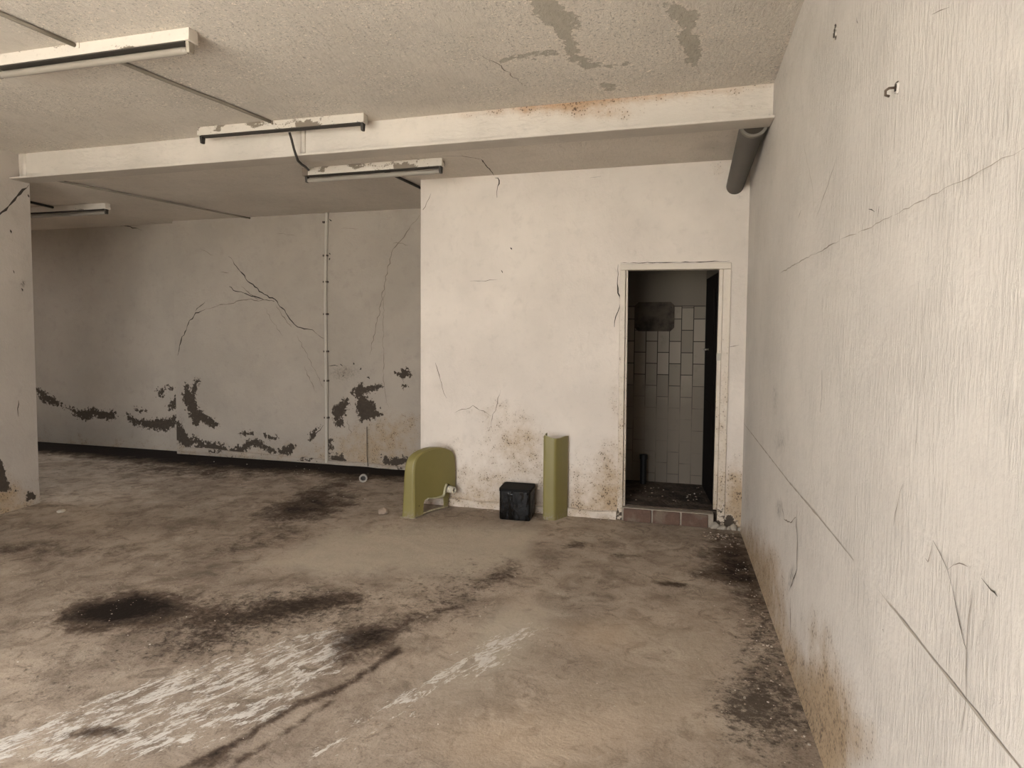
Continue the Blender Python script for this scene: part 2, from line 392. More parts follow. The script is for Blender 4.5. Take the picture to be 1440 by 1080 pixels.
# ------------------------------------------------------------------ right wall
def px_on(fn, v, pts): return [fn(a, b, v) for a, b in pts]
wm_ = MB()
P, k = wm_.grid(lin(FRONTY, .8, .2, 7.1, .03), lin(-.02, 1.0, .025, ZC + .03, .05),
                lambda u, v: np.stack([XR - .012 * np.exp(-np.maximum(v - .0, 0) / .05) - .05 * np.clip((v - 2.93) / .15, 0, 1) ** 2 * np.clip((4.25 - u) / 1.8, 0, 1), u, v], 1))
x, y = pix(P); vis = P[:, 1] > .7
Yw, Zw = P[:, 1], P[:, 2]
stain = np.clip(1 - Zw / (.30 + .12 * np.sin(Yw * 2.1) + .08 * np.sin(Yw * 5.3 + 1)), 0, 1) * .8
stain += blob(x, y, 1165, 985, 40, 60, -20, .75) + blob(x, y, 1150, 900, 22, 60, -15, .4) + blob(x, y, 1075, 780, 18, 50, -12, .45) + blob(x, y, 1190, 1050, 50, 40, 0, .5)
grime = blob(x, y, 1090, 560, 7, 40, 0, .35) + blob(x, y, 1098, 622, 11, 22, 12, .4) + blob(x, y, 1096, 715, 7, 20, 0, .45) \
    + blob(x, y, 1220, 850, 8, 40, 0, .3) + blob(x, y, 1113, 812, 5, 22, 8, .55) + blob(x, y, 1235, 460, 4, 18, 0, .25) + blob(x, y, 1100, 110, 18, 40, 20, .25) \
    + blob(x, y, 1050, 700, 8, 60, 0, .3) + blob(x, y, 1405, 85, 25, 10, 0, .15)
wm_.setattr_('stain', k, stain * vis); wm_.setattr_('grime', k, grime * vis); wm_.setattr_('peel', k, np.full(len(P), 60.0), 60.0)
NR = (-1, 0, 0)
def rc(pts, w, mi=1, seed=0, wob=.004): wm_.ribbon(px_on(onX, XR - .001, pts), NR, w, seed, mi, wob)
rc([(1046, 595), (1110, 678), (1160, 737), (1201, 788)], .009, 3, 1, .001); rc([(1236, 830), (1330, 948), (1400, 1036), (1440, 1085)], .008, 3, 2, .001)
rc([(1097, 384), (1145, 357)], .005, 3, 3); rc([(1146, 357), (1160, 350), (1180, 339)], .0035, 2, 4); rc([(1182, 337), (1205, 329)], .003, 3, 5); rc([(1207, 328), (1256, 303)], .003, 3, 6)
rc([(1258, 302), (1330, 264), (1380, 240), (1445, 206)], .0025, 3, 7)
rc([(1176, 225), (1162, 268), (1147, 310)], .005, 2, 8); rc([(1130, 200), (1143, 262), (1146, 305)], .003, 3, 9); rc([(1127, 295), (1123, 307)], .006, 1, 10)
rc([(1237, 290), (1235, 306)], .005, 1, 11); rc([(1312, 20), (1336, 10)], .004, 2, 12); rc([(1222, 293), (1231, 298)], .003, 1, 13)
rc([(1121, 706), (1120, 740), (1122, 760), (1121, 800), (1110, 832)], .009, 1, 14, .008); rc([(1112, 840), (1112, 890)], .008, 1, 15); rc([(1121, 918), (1120, 936)], .006, 1, 16)
rc([(1313, 760), (1333, 800), (1345, 850), (1357, 905), (1360, 915)], .0035, 1, 17); rc([(1369, 828), (1363, 870), (1360, 915), (1360, 980), (1353, 1030)], .003, 2, 18)
rc([(1313, 760), (1306, 790), (1302, 785)], .0025, 2, 19); rc([(1381, 815), (1395, 830), (1404, 839)], .003, 1, 20); rc([(1333, 800), (1350, 792), (1362, 797)], .002, 2, 21)
rc([(1270, 680), (1264, 705), (1257, 740)], .004, 2, 22); rc([(1156, 520), (1156, 560), (1154, 580)], .006, 1, 23, .006); rc([(1098, 700), (1103, 730), (1112, 735), (1120, 727)], .006, 2, 24)
rc([(1242, 885), (1243, 889)], .006, 1, 25); rc([(1205, 25), (1207, 33)], .006, 1, 26)
for i, (a, b) in enumerate([(1215, 40), (1246, 60), (1260, 160), (1340, 30), (1380, 330), (1300, 440), (1290, 590), (1420, 130)]):
    rc([(a, b), (a - 2, b + 40 + 9 * (i % 4))], .002, 2, 40 + i, .003)
wm_.raw([(XR + .25, FRONTY, -.1), (XR + .25, 7.1, -.1), (XR + .25, 7.1, ZC + .2), (XR + .25, FRONTY, ZC + .2)], [(0, 1, 2, 3)])
struct('wall_right', wm_, [M['wall_right'], M['crack'], M['hair'], M['groove']])

# torn plug holes high on the right wall
def plug(name, px_, py_, r, label, hook):
    c = onX(px_, py_, XR); o = empty(name, c); tag(o, label, 'wall plug')
    R = random.Random(int(px_)); mb = MB(); n = 16; prof = []
    rings = [(.001, 1.5), (-.004, 1.25), (-.005, 1.05), (-.001, .9)]
    vs = []
    jit = [R.uniform(.75, 1.25) for _ in range(n)]
    for d, s_ in rings: vs += [(d, math.cos(2 * math.pi * i / n) * r * s_ * jit[i], math.sin(2 * math.pi * i / n) * r * s_ * jit[i] * 1.15) for i in range(n)]
    fs = [(a * n + i, a * n + (i + 1) % n, (a + 1) * n + (i + 1) % n, (a + 1) * n + i) for a in range(3) for i in range(n)]
    mb.raw(vs, fs).build('torn_plaster_rim', M['wall_right'], o, smooth=True)
    MB().raw([(-.003, math.cos(2 * math.pi * i / n) * r * 1.0 * jit[i], math.sin(2 * math.pi * i / n) * r * 1.0 * jit[i] * 1.1) for i in range(n)], [tuple(range(n))]).build('plug_hole', M['crack'], o)
    if hook:
        MB().tube([(-.002, 0, 0), (-.02, 0, 0), (-.028, 0, -.006), (-.028, 0, -.018), (-.018, .004, -.02)], .0035, 8).build('bent_nail', simple('rusty_nail', (.10, .07, .05), .7), o, smooth=True)
    return o
plug('wall_plug', 1175, 46, .017, 'dark ragged plug hole high on the right wall nearest the ceiling', False)
plug('wall_plug', 1262, 123, .011, 'small torn plug hole with bent nail on right wall, below the ragged one', True)

# ------------------------------------------------------------------ left wall (ends just behind the beam)
YE = 4.42
lw = MB()
P, k = lw.grid(lin(FRONTY, 3.4, .3, YE, .02), lin(-.02, 1.0, .03, ZC, .08),
               lambda u, v: np.stack([XL + .03 * np.clip(1 - v / .22, 0, 1) * np.clip((4.6 - u) / .6, 0, 1), u, v], 1))
x, y = pix(P)
st = np.clip(1 - P[:, 2] / .35, 0, 1) * .5 + blob(x, y, 5, 690, 22, 30, 0, .6)
gr = blob(x, y, 32, 402, 5, 12, 0, .5) + blob(x, y, 20, 600, 14, 60, 0, .15)
pe = np.minimum(sd_poly(x, y, [(-10, 640), (4, 648), (8, 668), (18, 690), (0, 692), (-20, 690)]), sd_poly(x, y, [(36, 694), (46, 690), (52, 700), (38, 706)])); pe = np.minimum(pe, sd_poly(x, y, [(16, 688), (26, 687), (25, 692)]))
lw.setattr_('stain', k, st); lw.setattr_('grime', k, gr); lw.setattr_('peel', k, pe, 60.0)
NL = (1, 0, 0)
lw.ribbon(px_on(onX, XL + .001, [(-6, 308), (12, 290), (28, 272), (41, 259)]), NL, .02, 1, 1, .008)
lw.ribbon(px_on(onX, XL + .001, [(25, 563), (26, 586)]), NL, .008, 2, 1, .006)
for i, (a, b) in enumerate([(14, 323), (18, 380), (32, 395), (30, 405), (39, 273)]): lw.ribbon(px_on(onX, XL + .001, [(a, b), (a + 2, b + 5)]), NL, .014, 5 + i, 1, .004)
lw.raw([(XL, YE, -.02), (XL - .3, YE, -.02), (XL - .3, YE, ZC), (XL, YE, ZC), (XL - .3, FRONTY, -.02), (XL - .3, FRONTY, ZC)], [(0, 1, 2, 3), (1, 4, 5, 2)])
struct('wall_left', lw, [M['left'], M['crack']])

# front wall behind the camera with the wide garage opening
fw = MB()
fw.box((XL - .3, FRONTY - .3, 0), (OPX0, FRONTY, ZC)); fw.box((OPX1, FRONTY - .3, 0), (XR + .25, FRONTY, ZC)); fw.box((OPX0, FRONTY - .3, OPZ), (OPX1, FRONTY, ZC))
fw.setattr_('peel', 0, np.full(len(fw.v), 60.0))
struct('wall_front', fw, M['left'])

# ------------------------------------------------------------------ ceilings
cm = MB()
P, k = cm.grid(lin(XL - .3, XR + .25, .04), lin(FRONTY - .3, 1.0, .2, BEAMY + .1, .04), flat(ZC))
cm.f = [f[::-1] for f in cm.f]
x, y = pix(P); vis = P[:, 1] > .7
peels = [[(930, 6), (950, 2), (985, 18), (990, 34), (975, 40), (985, 52), (988, 80), (980, 95), (963, 92), (958, 66), (950, 52), (955, 36), (938, 24)],
         [(780, -4), (800, 12), (822, 25), (820, 45), (806, 38), (812, 62), (822, 78), (850, 88), (900, 84), (880, 96), (820, 98), (800, 88), (790, 62), (770, 40), (745, 15), (735, -8), (760, -8)],
         [(700, 82), (740, 72), (790, 70), (785, 80), (740, 84), (705, 90)],
         [(838, 112), (870, 118), (882, 128), (850, 130)]]
pe = np.min([sd_poly(x, y, q) for q in peels], axis=0)
pe = np.where(vis, pe, 60)
cm.setattr_('peel', k, pe + 3, 60.0)
cm.setattr_('stain', k, (blob(x, y, 850, 80, 200, 70, 0, 1.0) + blob(x, y, 420, 90, 120, 50, 10, .6) + blob(x, y, 250, 130, 90, 30, 20, .5)) * vis)
cm.setattr_('grime', k, (blob(x, y, 1100, 105, 22, 35, 0, .35)) * vis)
cm.raw([(XL - .4, FRONTY - .4, ZC + .12), (XR + .3, FRONTY - .4, ZC + .12), (XR + .3, BEAMY + .1, ZC + .12), (XL - .4, BEAMY + .1, ZC + .12)], [(0, 1, 2, 3)])
cm.ribbon(px_on(onZ, ZC - .001, [(672, 76), (705, 92), (735, 120)]), (0, 0, -1), .006, 3, 1)
struct('ceiling', cm, [M['ceiling'], M['hair']])
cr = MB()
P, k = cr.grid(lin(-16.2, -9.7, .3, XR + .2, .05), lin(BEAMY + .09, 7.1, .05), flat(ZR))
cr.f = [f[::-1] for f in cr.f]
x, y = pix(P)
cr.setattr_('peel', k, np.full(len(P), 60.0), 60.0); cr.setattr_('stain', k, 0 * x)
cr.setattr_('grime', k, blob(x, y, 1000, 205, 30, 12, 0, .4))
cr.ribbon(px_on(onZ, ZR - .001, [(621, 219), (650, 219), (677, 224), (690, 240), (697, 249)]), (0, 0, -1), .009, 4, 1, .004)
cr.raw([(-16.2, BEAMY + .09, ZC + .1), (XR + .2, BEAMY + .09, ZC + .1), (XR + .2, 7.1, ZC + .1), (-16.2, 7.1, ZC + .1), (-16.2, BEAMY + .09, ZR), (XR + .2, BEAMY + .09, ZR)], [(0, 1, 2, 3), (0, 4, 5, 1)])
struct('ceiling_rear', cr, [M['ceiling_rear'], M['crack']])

# ------------------------------------------------------------------ partition wall with the doorway
DX0, DX1, DZ = -.385, .445, 2.11       # hole in the wall behind the door frame
pw = MB()
P, k = pw.grid(lin(XP, DX0, .025, DX1, .05, XR + .01, .03), lin(-.02, 1.0, .025, DZ, .05, ZR, .05), lambda u, v: np.stack([u, np.full_like(u, YP) - .006 * np.exp(-((u - XP) / .02) ** 2), v], 1),
               lambda u, v: DX0 < u < DX1 and v < DZ)
x, y = pix(P); Z = P[:, 2]
st = np.clip(1.05 - Z / (.75 + .1 * np.sin(P[:, 0] * 4) + .1 * np.sin(P[:, 0] * 9)), 0, 1) * .62
st += blob(x, y, 740, 620, 40, 25, 0, .3) + blob(x, y, 860, 680, 20, 60, 0, .35) + blob(x, y, 865, 560, 10, 60, 0, .25) + blob(x, y, 690, 580, 30, 18, 0, .2) + blob(x, y, 1036, 700, 14, 50, 0, .5) + blob(x, y, 1010, 235, 18, 22, 0, .3)
st += blob(x, y, 700, 590, 60, 50, 0, .15) + blob(x, y, 830, 540, 40, 40, 0, .12)
gr = blob(x, y, 1040, 275, 6, 8, 0, .4)
pe = np.min([sd_poly(x, y, q) for q in ([(1010, 728), (1030, 722), (1042, 742), (1008, 745)], [(820, 722), (868, 722), (872, 736), (815, 730)], [(1042, 250), (1046, 275), (1041, 276)])], axis=0)
pw.setattr_('stain', k, st); pw.setattr_('grime', k, gr); pw.setattr_('peel', k, pe + 2, 60.0)
NF = (0, -1, 0)
def pc_(pts, w, mi=1, seed=0, wob=.006): pw.ribbon(px_on(onY, YP - .001, pts), NF, w, seed, mi, wob)
pc_([(697, 249), (702, 254), (700, 262), (699, 278)], .011, 1, 1, .012); pc_([(592, 302), (600, 285), (606, 272)], .006, 2, 2); pc_([(718, 348), (720, 351)], .014, 1, 3)
pc_([(870, 372), (869, 412), (873, 424), (866, 445), (864, 460)], .010, 1, 4, .008); pc_([(612, 510), (622, 545), (628, 560)], .007, 2, 5); pc_([(661, 396), (700, 393)], .004, 2, 6)
pc_([(1026, 372), (1023, 480), (1018, 600), (1014, 730)], .007, 1, 7, .003); pc_([(872, 370), (950, 369), (1026, 367)], .006, 1, 8, .003); pc_([(1024, 488), (1040, 485)], .005, 2, 9)
pc_([(830, 250), (845, 248)], .004, 2, 10); pc_([(705, 380), (707, 384)], .01, 1, 11)
pc_([(640, 580), (665, 570), (690, 585)], .006, 2, 12, .012); pc_([(690, 600), (700, 560), (704, 548)], .006, 2, 13, .012)
TH = .11
b = [(XP, YP, -.02), (XP, YD + .2, -.02), (XP, YD + .2, ZR), (XP, YP, ZR), (XP + TH, YP + TH, -.02), (XP + TH, YD + .2, -.02), (XP + TH, YD + .2, ZR), (XP + TH, YP + TH, ZR)]
pw.raw(b, [(0, 3, 2, 1), (4, 5, 6, 7)])
for lo, hi in (((XP + TH, YP + .002, 0), (DX0, YP + TH, ZR)), ((DX1, YP + .002, 0), (XR + .02, YP + TH, ZR)), ((DX0, YP + .002, DZ), (DX1, YP + TH, ZR))): pw.box(lo, hi)
struct('wall_back', pw, [M['partition'], M['crack'], M['hair']])
bb = MB()
P, k = bb.grid(lin(XP + .02, DX0 - .01, .03), np.array([0, 1, 2, 3.]), lambda u, v: np.stack([u, YP - np.choose(v.astype(int), [.030, .030, .022, .0]) - .004 * np.sin(u * 31) * (v < 2.5), np.choose(v.astype(int), [-.01, .045, .058, .066]) + .006 * np.sin(u * 13) * (v > .5)], 1))
x, y = pix(P)
bb.setattr_('stain', k, np.full(len(P), .5)); bb.setattr_('peel', k, np.full(len(P), 12.0))
struct('baseboard_back', bb, M['partition'])

# ------------------------------------------------------------------ deep wall of the recess
dw = MB()
def basez(X): return np.interp(X, [-6, -2.15], [.055, -.02])
P, k = dw.grid(lin(XS, XP + .05, .018), lin(-.05, 1.25, .018, ZR, .06), lambda u, v: np.stack([u, np.full_like(u, YD), v], 1))
x, y = pix(P); Z = P[:, 2]
peels = [[(468, 575), (472, 570), (488, 562), (490, 568), (485, 582), (478, 588), (482, 598), (474, 600), (470, 590)],
         [(493, 552), (500, 545), (508, 541), (518, 546), (536, 541), (537, 545), (520, 551), (511, 554), (510, 557), (525, 566), (528, 577), (537, 582), (524, 588), (508, 592), (505, 585), (501, 575), (504, 560), (497, 553)],
         [(556, 525), (572, 519), (578, 526), (568, 531), (560, 528)], [(566, 540), (574, 541), (570, 545)],
         [(461, 620), (466, 617), (466, 630), (463, 636)], [(466, 642), (480, 640), (484, 648), (470, 651)],
         [(538, 641), (552, 646), (572, 644), (574, 649), (556, 654), (542, 652)],
         [(272, 612), (284, 622), (308, 624), (322, 632), (340, 628), (350, 620), (362, 619), (378, 627), (384, 634), (398, 632), (408, 626), (413, 626), (410, 638), (398, 639), (380, 636), (368, 629), (356, 625), (346, 632), (340, 640), (325, 638), (300, 633), (280, 630)],
         [(262, 540), (268, 552), (276, 534), (279, 535), (274, 556), (278, 575), (290, 585), (310, 598), (300, 602), (284, 592), (276, 600), (272, 594), (262, 570), (258, 560)],
         [(247, 590), (255, 600), (262, 612), (276, 622), (262, 630), (248, 618)], [(340, 607), (356, 609), (352, 611), (338, 610)],
         [(372, 612), (388, 616), (380, 618)], [(436, 612), (446, 600), (442, 612), (437, 619)]]
pe = np.min([sd_poly(x, y, q) for q in peels], axis=0)
st = np.clip(1.1 - Z / .42, 0, 1) * .35 + blob(x, y, 560, 600, 60, 30, 0, .4) + blob(x, y, 520, 630, 60, 30, 0, .35)
gr = blob(x, y, 480, 525, 20, 15, 0, .35) + blob(x, y, 254, 600, 10, 30, 0, .35) + blob(x, y, 330, 365, 60, 16, 20, .12)
gr += blob(x, y, 520, 520, 40, 20, 0, .2)
dw.setattr_('stain', k, st); dw.setattr_('grime', k, gr); dw.setattr_('peel', k, pe - 1.2, 60.0)
def dc(pts, w, mi=1, seed=0, wob=.012): dw.ribbon(px_on(onY, YD - .001, pts), NF, w, seed, mi, wob)
dc([(322, 360), (335, 378), (352, 398), (372, 414), (390, 424), (402, 440), (414, 456), (424, 461), (440, 464), (455, 476)], .013, 1, 1)
dc([(322, 404), (335, 410), (350, 415), (368, 420), (386, 424)], .015, 1, 2); dc([(340, 402), (352, 414), (366, 421)], .009, 2, 3); dc([(386, 424), (350, 421), (315, 428), (290, 434)], .010, 2, 4)
dc([(290, 434), (275, 440), (265, 455), (255, 478), (250, 500)], .013, 1, 5); dc([(288, 424), (275, 438)], .008, 1, 6)
dc([(388, 428), (395, 440), (410, 460)], .010, 2, 7); dc([(372, 432), (385, 455), (398, 473)], .006, 2, 8); dc([(417, 470), (430, 495), (445, 525), (455, 545)], .006, 2, 9)
dc([(428, 515), (436, 535), (445, 552)], .007, 2, 10); dc([(455, 598), (444, 610), (436, 618)], .010, 1, 11)
dc([(590, 303), (570, 330), (553, 350), (545, 380), (536, 425), (528, 465), (520, 500)], .010, 2, 12); dc([(541, 400), (539, 460), (539, 535), (546, 575)], .006, 2, 13)
dc([(553, 341), (575, 345)], .006, 2, 14); dc([(488, 590), (494, 612)], .006, 2, 15); dc([(310, 382), (322, 384)], .008, 2, 16); dc([(462, 515), (476, 515)], .008, 1, 17)
dc([(300, 360), (282, 350)], .006, 2, 18); dc([(480, 322), (488, 321), (504, 322)], .005, 2, 19); dc([(415, 330), (390, 328)], .004, 2, 20)
for i, (a, b) in enumerate([(463, 308), (464, 355), (465, 363), (478, 512), (497, 510), (508, 517), (516, 530), (535, 572), (484, 527)]): dc([(a, b), (a + 4 - i % 3 * 3, b + 3)], .016, 1, 30 + i, .01)
dw.raw([(XS, YD, -.05), (XS, YDL + .02, -.05), (XS, YDL + .02, ZR), (XS, YD, ZR), (XP + .1, YD + .2, -.05), (XP + .1, YD + .2, ZR), (XS, YD + .2, -.05), (XS, YD + .2, ZR)], [(0, 3, 2, 1), (6, 4, 5, 7)])
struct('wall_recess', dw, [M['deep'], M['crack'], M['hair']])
dl = MB()
P, k = dl.grid(lin(-16, -8.6, .3, XS + .02, .025), lin(-.05, 1.3, .025, ZR, .1), lambda u, v: np.stack([u, np.full_like(u, YDL), v], 1))
x, y = pix(P); Z = P[:, 2]
peels = [[(222, 548), (230, 547), (232, 554), (224, 558)], [(236, 542), (242, 546), (237, 548)], [(236, 572), (248, 558), (256, 562), (250, 572), (238, 575)],
         [(178, 582), (190, 590), (205, 592), (222, 590), (236, 590), (246, 584), (246, 600), (230, 606), (212, 602), (192, 598), (180, 590)],
         [(98, 573), (112, 578), (132, 575), (150, 580), (160, 578), (162, 588), (148, 590), (135, 584), (120, 591), (106, 584)], [(50, 545), (75, 560), (90, 572), (60, 565)],
         [(190, 575), (204, 577), (196, 579)]]
pe = np.min([sd_poly(x, y, q) for q in peels], axis=0)
dl.setattr_('stain', k, np.clip(1 - Z / .4, 0, 1) * .3); dl.setattr_('peel', k, pe - 1.0, 60.0)
dl.ribbon(px_on(onY, YDL - .001, [(135, 315), (180, 318), (200, 324)]), NF, .012, 3, 1, .01)
dl.raw([(-16, YDL + .15, -.05), (XS, YDL + .15, -.05), (XS, YDL + .15, ZR), (-16, YDL + .15, ZR)], [(0, 3, 2, 1)])
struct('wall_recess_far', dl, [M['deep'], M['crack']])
ls = MB().box((-16.15, YE - .4, -.05), (-16, 7.1, ZR)); ls.box((-16.1, YE - .45, -.05), (XL - .3, YE - .25, ZR))
ls.setattr_('peel', 0, np.full(len(ls.v), 60.0))
struct('unseen_recess_side', ls, simple('bounce_absorbing_render', (.10, .085, .07), .95, .3, 3))  # unseen recess end, pushed back and kept dark to cut bounce light
# ledge at the foot of the deep wall
lg = MB()
P, k = lg.grid(lin(XS, XP + .05, .03), np.array([0, 1, 2, 3.]), lambda u, v: np.stack([u, YD - np.choose(v.astype(int), [.0, .028, .024, .0]) - .004 * np.sin(u * 23), basez(u) + np.choose(v.astype(int), [-.004, 0, .035, .046]) + .005 * np.sin(u * 9)], 1))
lg.setattr_('stain', k, np.full(len(P), .3)); lg.setattr_('peel', k, 14 + 14 * np.sin(P[:, 0] * 5))
struct('baseboard_recess', lg, M['deep'])

# ------------------------------------------------------------------ steel beam under the ceiling
bm = empty('ceiling_beam', (0, BEAMY, 2.84)); tag(bm, kind='structure')
bw = MB()
P, k = bw.grid(lin(XL - .2, XR + .01, .03), lin(2.84, ZC, .025), lambda u, v: np.stack([u, np.full_like(u, BEAMY) + .004 * np.sin(u * 3 + v * 9), v], 1))
x, y = pix(P)
st = np.exp(-((ZC - P[:, 2]) / .05) ** 2) * np.interp(P[:, 0], [-2.5, -1.2, -.7, -.2, .5], [0, .35, 1.0, .7, .4]) + blob(x, y, 850, 160, 60, 10, 0, .5) + blob(x, y, 1030, 150, 60, 14, 0, .25) + blob(x, y, 700, 160, 80, 14, 0, .12)
bw.setattr_('stain', k, st); bw.setattr_('grime', k, blob(x, y, 1083, 168, 6, 7, 0, .9) + blob(x, y, 17, 221, 6, 4, 20, 1.2)); bw.setattr_('peel', k, np.full(len(P), 30.0), 30.0)
bw.v[k:] = [(a, b - BEAMY, c - 2.84) for a, b, c in bw.v[k:]]
bw.raw([(XL - .2, .09, 0), (XR, .09, 0), (XR, .09, .23), (XL - .2, .09, .23)], [(0, 3, 2, 1)])
bw.build('beam_web', M['beam'], bm)
fl = MB().box((XL - .02, -.085, 0), (XR - .002, .095, .013)); fl.setattr_('peel', 0, np.full(len(fl.v), 30.)); fl.setattr_('stain', 0, np.full(len(fl.v), .0))
fl.build('beam_flange', wall_paint('shaded_beam_paint', (.46, .41, .35), (.5, 1, 1), .7, .2), bm, bevel=.003)  # darker copy of the beam paint, underside shade put into the colour
le = MB().box((XL - .02, -.092, .002), (XR - .002, -.0855, .014)); le.setattr_('peel', 0, np.full(len(le.v), 30.)); le.build('flange_lit_edge', M['beam'], bm)  # added strip in the lighter beam paint so the front edge looks lit
for X, w in ((-2.64, .04), (XL + .06, .05)):
    r = MB().tube([(X, .0, .01), (X, .0, .228)], w / 2, 12); r.setattr_('peel', 0, np.full(len(r.v), 30.)); r.build('beam_stiffener', M['beam'], bm, smooth=True)

# ------------------------------------------------------------------ doorway: frame, leaf, step
door = empty('door_1', (0, YP, 0)); tag(door, kind='structure')
fr = MB()
def jamb(mb, x0, x1, z1, lean=0.0):
    y0 = -.014
    mb.hexa([(x0, y0, 0), (x1, y0, 0), (x1, TH, 0), (x0, TH, 0), (x0 + lean, y0, z1), (x1 + lean, y0, z1), (x1 + lean, TH, z1), (x0 + lean, TH, z1)])
jamb(fr, -.388, -.345, 2.068, -.006); jamb(fr, .395, .452, 2.06, .006)
fr.hexa([(-.394, -.014, 2.07), (.458, -.014, 2.062), (.458, TH, 2.062), (-.394, TH, 2.07), (-.394, -.014, 2.116), (.458, -.014, 2.11), (.458, TH, 2.11), (-.394, TH, 2.116)])
fr.hexa([(-.345, .012, 0), (-.326, .012, 0), (-.326, .07, 0), (-.345, .07, 0), (-.351, .012, 2.07), (-.332, .012, 2.07), (-.332, .07, 2.07), (-.351, .07, 2.07)])
fr.hexa([(.366, .012, .14), (.395, .012, .14), (.395, .07, .14), (.366, .07, .14), (.372, .012, 2.063), (.401, .012, 2.063), (.401, .07, 2.063), (.372, .07, 2.063)])
n_ = len(fr.v); fr.setattr_('peel', 0, np.array([-1.0 + 34 * min(1, p[2] / .3) for p in fr.v])); fr.setattr_('stain', 0, np.array([.55 * max(0, 1 - p[2] / .9) + .06 for p in fr.v]))
fr.build('door_frame', M['cream'], door, bevel=.004)
MB().box((.366, .03, 1.34), (.3965, .011, 1.40)).build('strike_plate', simple('strike_steel', (.42, .38, .32), .5, metal=.3), door)
# the leaf is swung right into the washroom
hx, hy = .385, TH + .005
leaf = empty('door_leaf', (hx, hy, ZB + .015), math.radians(94)); leaf.parent = door
M['leaf'] = simple('dark_stained_wood', (.008, .006, .005), .8, .3, 14, spec=.08, bump=.2)
MB().box((0, -.02, 0), (.68, .02, 1.90)).build('leaf_panel', M['leaf'], leaf, bevel=.004)
for z0, z1 in ((.14, .82), (.98, 1.78)):
    MB().box((.11, .0195, z0), (.57, .026, z1)).build('leaf_moulding', M['leaf'], leaf, bevel=.006)
hd = MB().lathe((.40, .02, 1.27), (0, 1, 0), [(0, .0), (0, .012), (.006, .012), (.006, .007), (.045, .007), (.045, 0)], 14); hd.tube([(.40, .062, 1.27), (.29, .062, 1.27)], .007, 10)
M['steel'] = simple('dull_steel', (.55, .52, .47), .35, .2, metal=.8)
tag(hd.build('door_handle', M['steel'], leaf, smooth=True), 'dull steel lever handle')

# brick step in the doorway
def brick_mat():
    t = NT('worn_brick'); n = t.noise(14, 6, .65)
    c = t.mix(n, (.07, .045, .034), (.17, .10, .07)); c = t.mix(t.step(t.noise(5, 5), .5, .62, 0, .8), c, (.17, .13, .095))
    return t.done(c, .9, t.bump(t.noise(60, 5), .5, .01))
M['brick'] = brick_mat()
M['mortar'] = simple('crumbling_mortar', (.30, .255, .20), .95, .35, 30, bump=.6)
sl = MB(); xx = -.335
for w in (.235, .225, .215):
    sl.hexa([(xx, 5.405, 0), (xx + w - .012, 5.405, 0), (xx + w - .012, YP + TH, 0), (xx, YP + TH, 0), (xx, 5.41, .105), (xx + w - .012, 5.408, .104), (xx + w - .012, YP + TH, .118), (xx, YP + TH, .118)]); xx += w
sl.box((-.35, 5.42, 0), (.37, YP + TH, .112), 1)
struct('trim_1', sl, [M['brick'], M['mortar']], bevel=.008, seg=3)

# ------------------------------------------------------------------ washroom behind the door
def tile_mat():
    t = NT('old_wall_tiles')
    mp = t.t.nodes.new('ShaderNodeCombineXYZ'); sx = t.sep(0); sz = t.sep(2)
    t.put(mp.inputs[0], t.add(sz, .115)); t.put(mp.inputs[1], t.sub(sx, -.86))
    br = t.t.nodes.new('ShaderNodeTexBrick'); t.put(br.inputs['Vector'], mp.outputs[0])
    br.inputs['Scale'].default_value = 1; br.inputs['Mortar Size'].default_value = .004; br.inputs['Brick Width'].default_value = .212; br.inputs['Row Height'].default_value = .108
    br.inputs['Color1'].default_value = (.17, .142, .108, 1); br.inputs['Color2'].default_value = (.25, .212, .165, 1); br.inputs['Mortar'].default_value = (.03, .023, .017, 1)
    br.inputs['Mortar Smooth'].default_value = .1; br.offset = .5
    low = t.step(t.add(sz, t.mul(t.noise(3, 4), .5)), 1.05, 1.45)
    c = t.mix(low, (.16, .132, .10), br.outputs['Color'])
    faint = t.mul(br.outputs['Fac'], t.step(t.noise(2.4, 4), .42, .6, .1, .6))
    c = t.mix(t.mul(faint, t.sub(1.0, low)), c, (.04, .03, .022))
    c = t.mix(t.step(t.noise(7, 6, .65), .55, .75, 0, .4), c, (.11, .088, .065))
    top = t.step(sz, 1.812, 1.816)
    c = t.mix(top, c, (.14, .118, .092))
    c = t.mix(t.mul(t.step(sz, 1.800, 1.806), t.sub(1.0, top)), c, (.05, .04, .03))
    return t.done(c, t.mix(top, (.6,) * 3, (.9,) * 3), t.bump(t.sub(1.0, br.outputs['Fac']), .3, .004), 0, .2)
bx = MB().box((XP + TH, YB, 0), (.325, YB + .1, ZR))
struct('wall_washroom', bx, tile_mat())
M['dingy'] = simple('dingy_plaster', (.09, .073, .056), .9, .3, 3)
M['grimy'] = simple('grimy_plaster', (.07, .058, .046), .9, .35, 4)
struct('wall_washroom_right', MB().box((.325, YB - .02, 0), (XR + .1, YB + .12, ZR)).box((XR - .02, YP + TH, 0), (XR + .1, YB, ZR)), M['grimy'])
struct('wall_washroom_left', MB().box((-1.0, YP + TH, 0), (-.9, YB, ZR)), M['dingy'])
def wc_floor():
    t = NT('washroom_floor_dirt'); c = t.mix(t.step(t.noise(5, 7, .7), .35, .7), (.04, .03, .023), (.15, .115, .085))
    return t.done(c, .9, t.bump(t.noise(40, 6), .6, .02))
struct('floor_washroom', MB().box((-1.0, YP + .05, -.05), (XR, YB + .05, ZB - .012)), wc_floor())
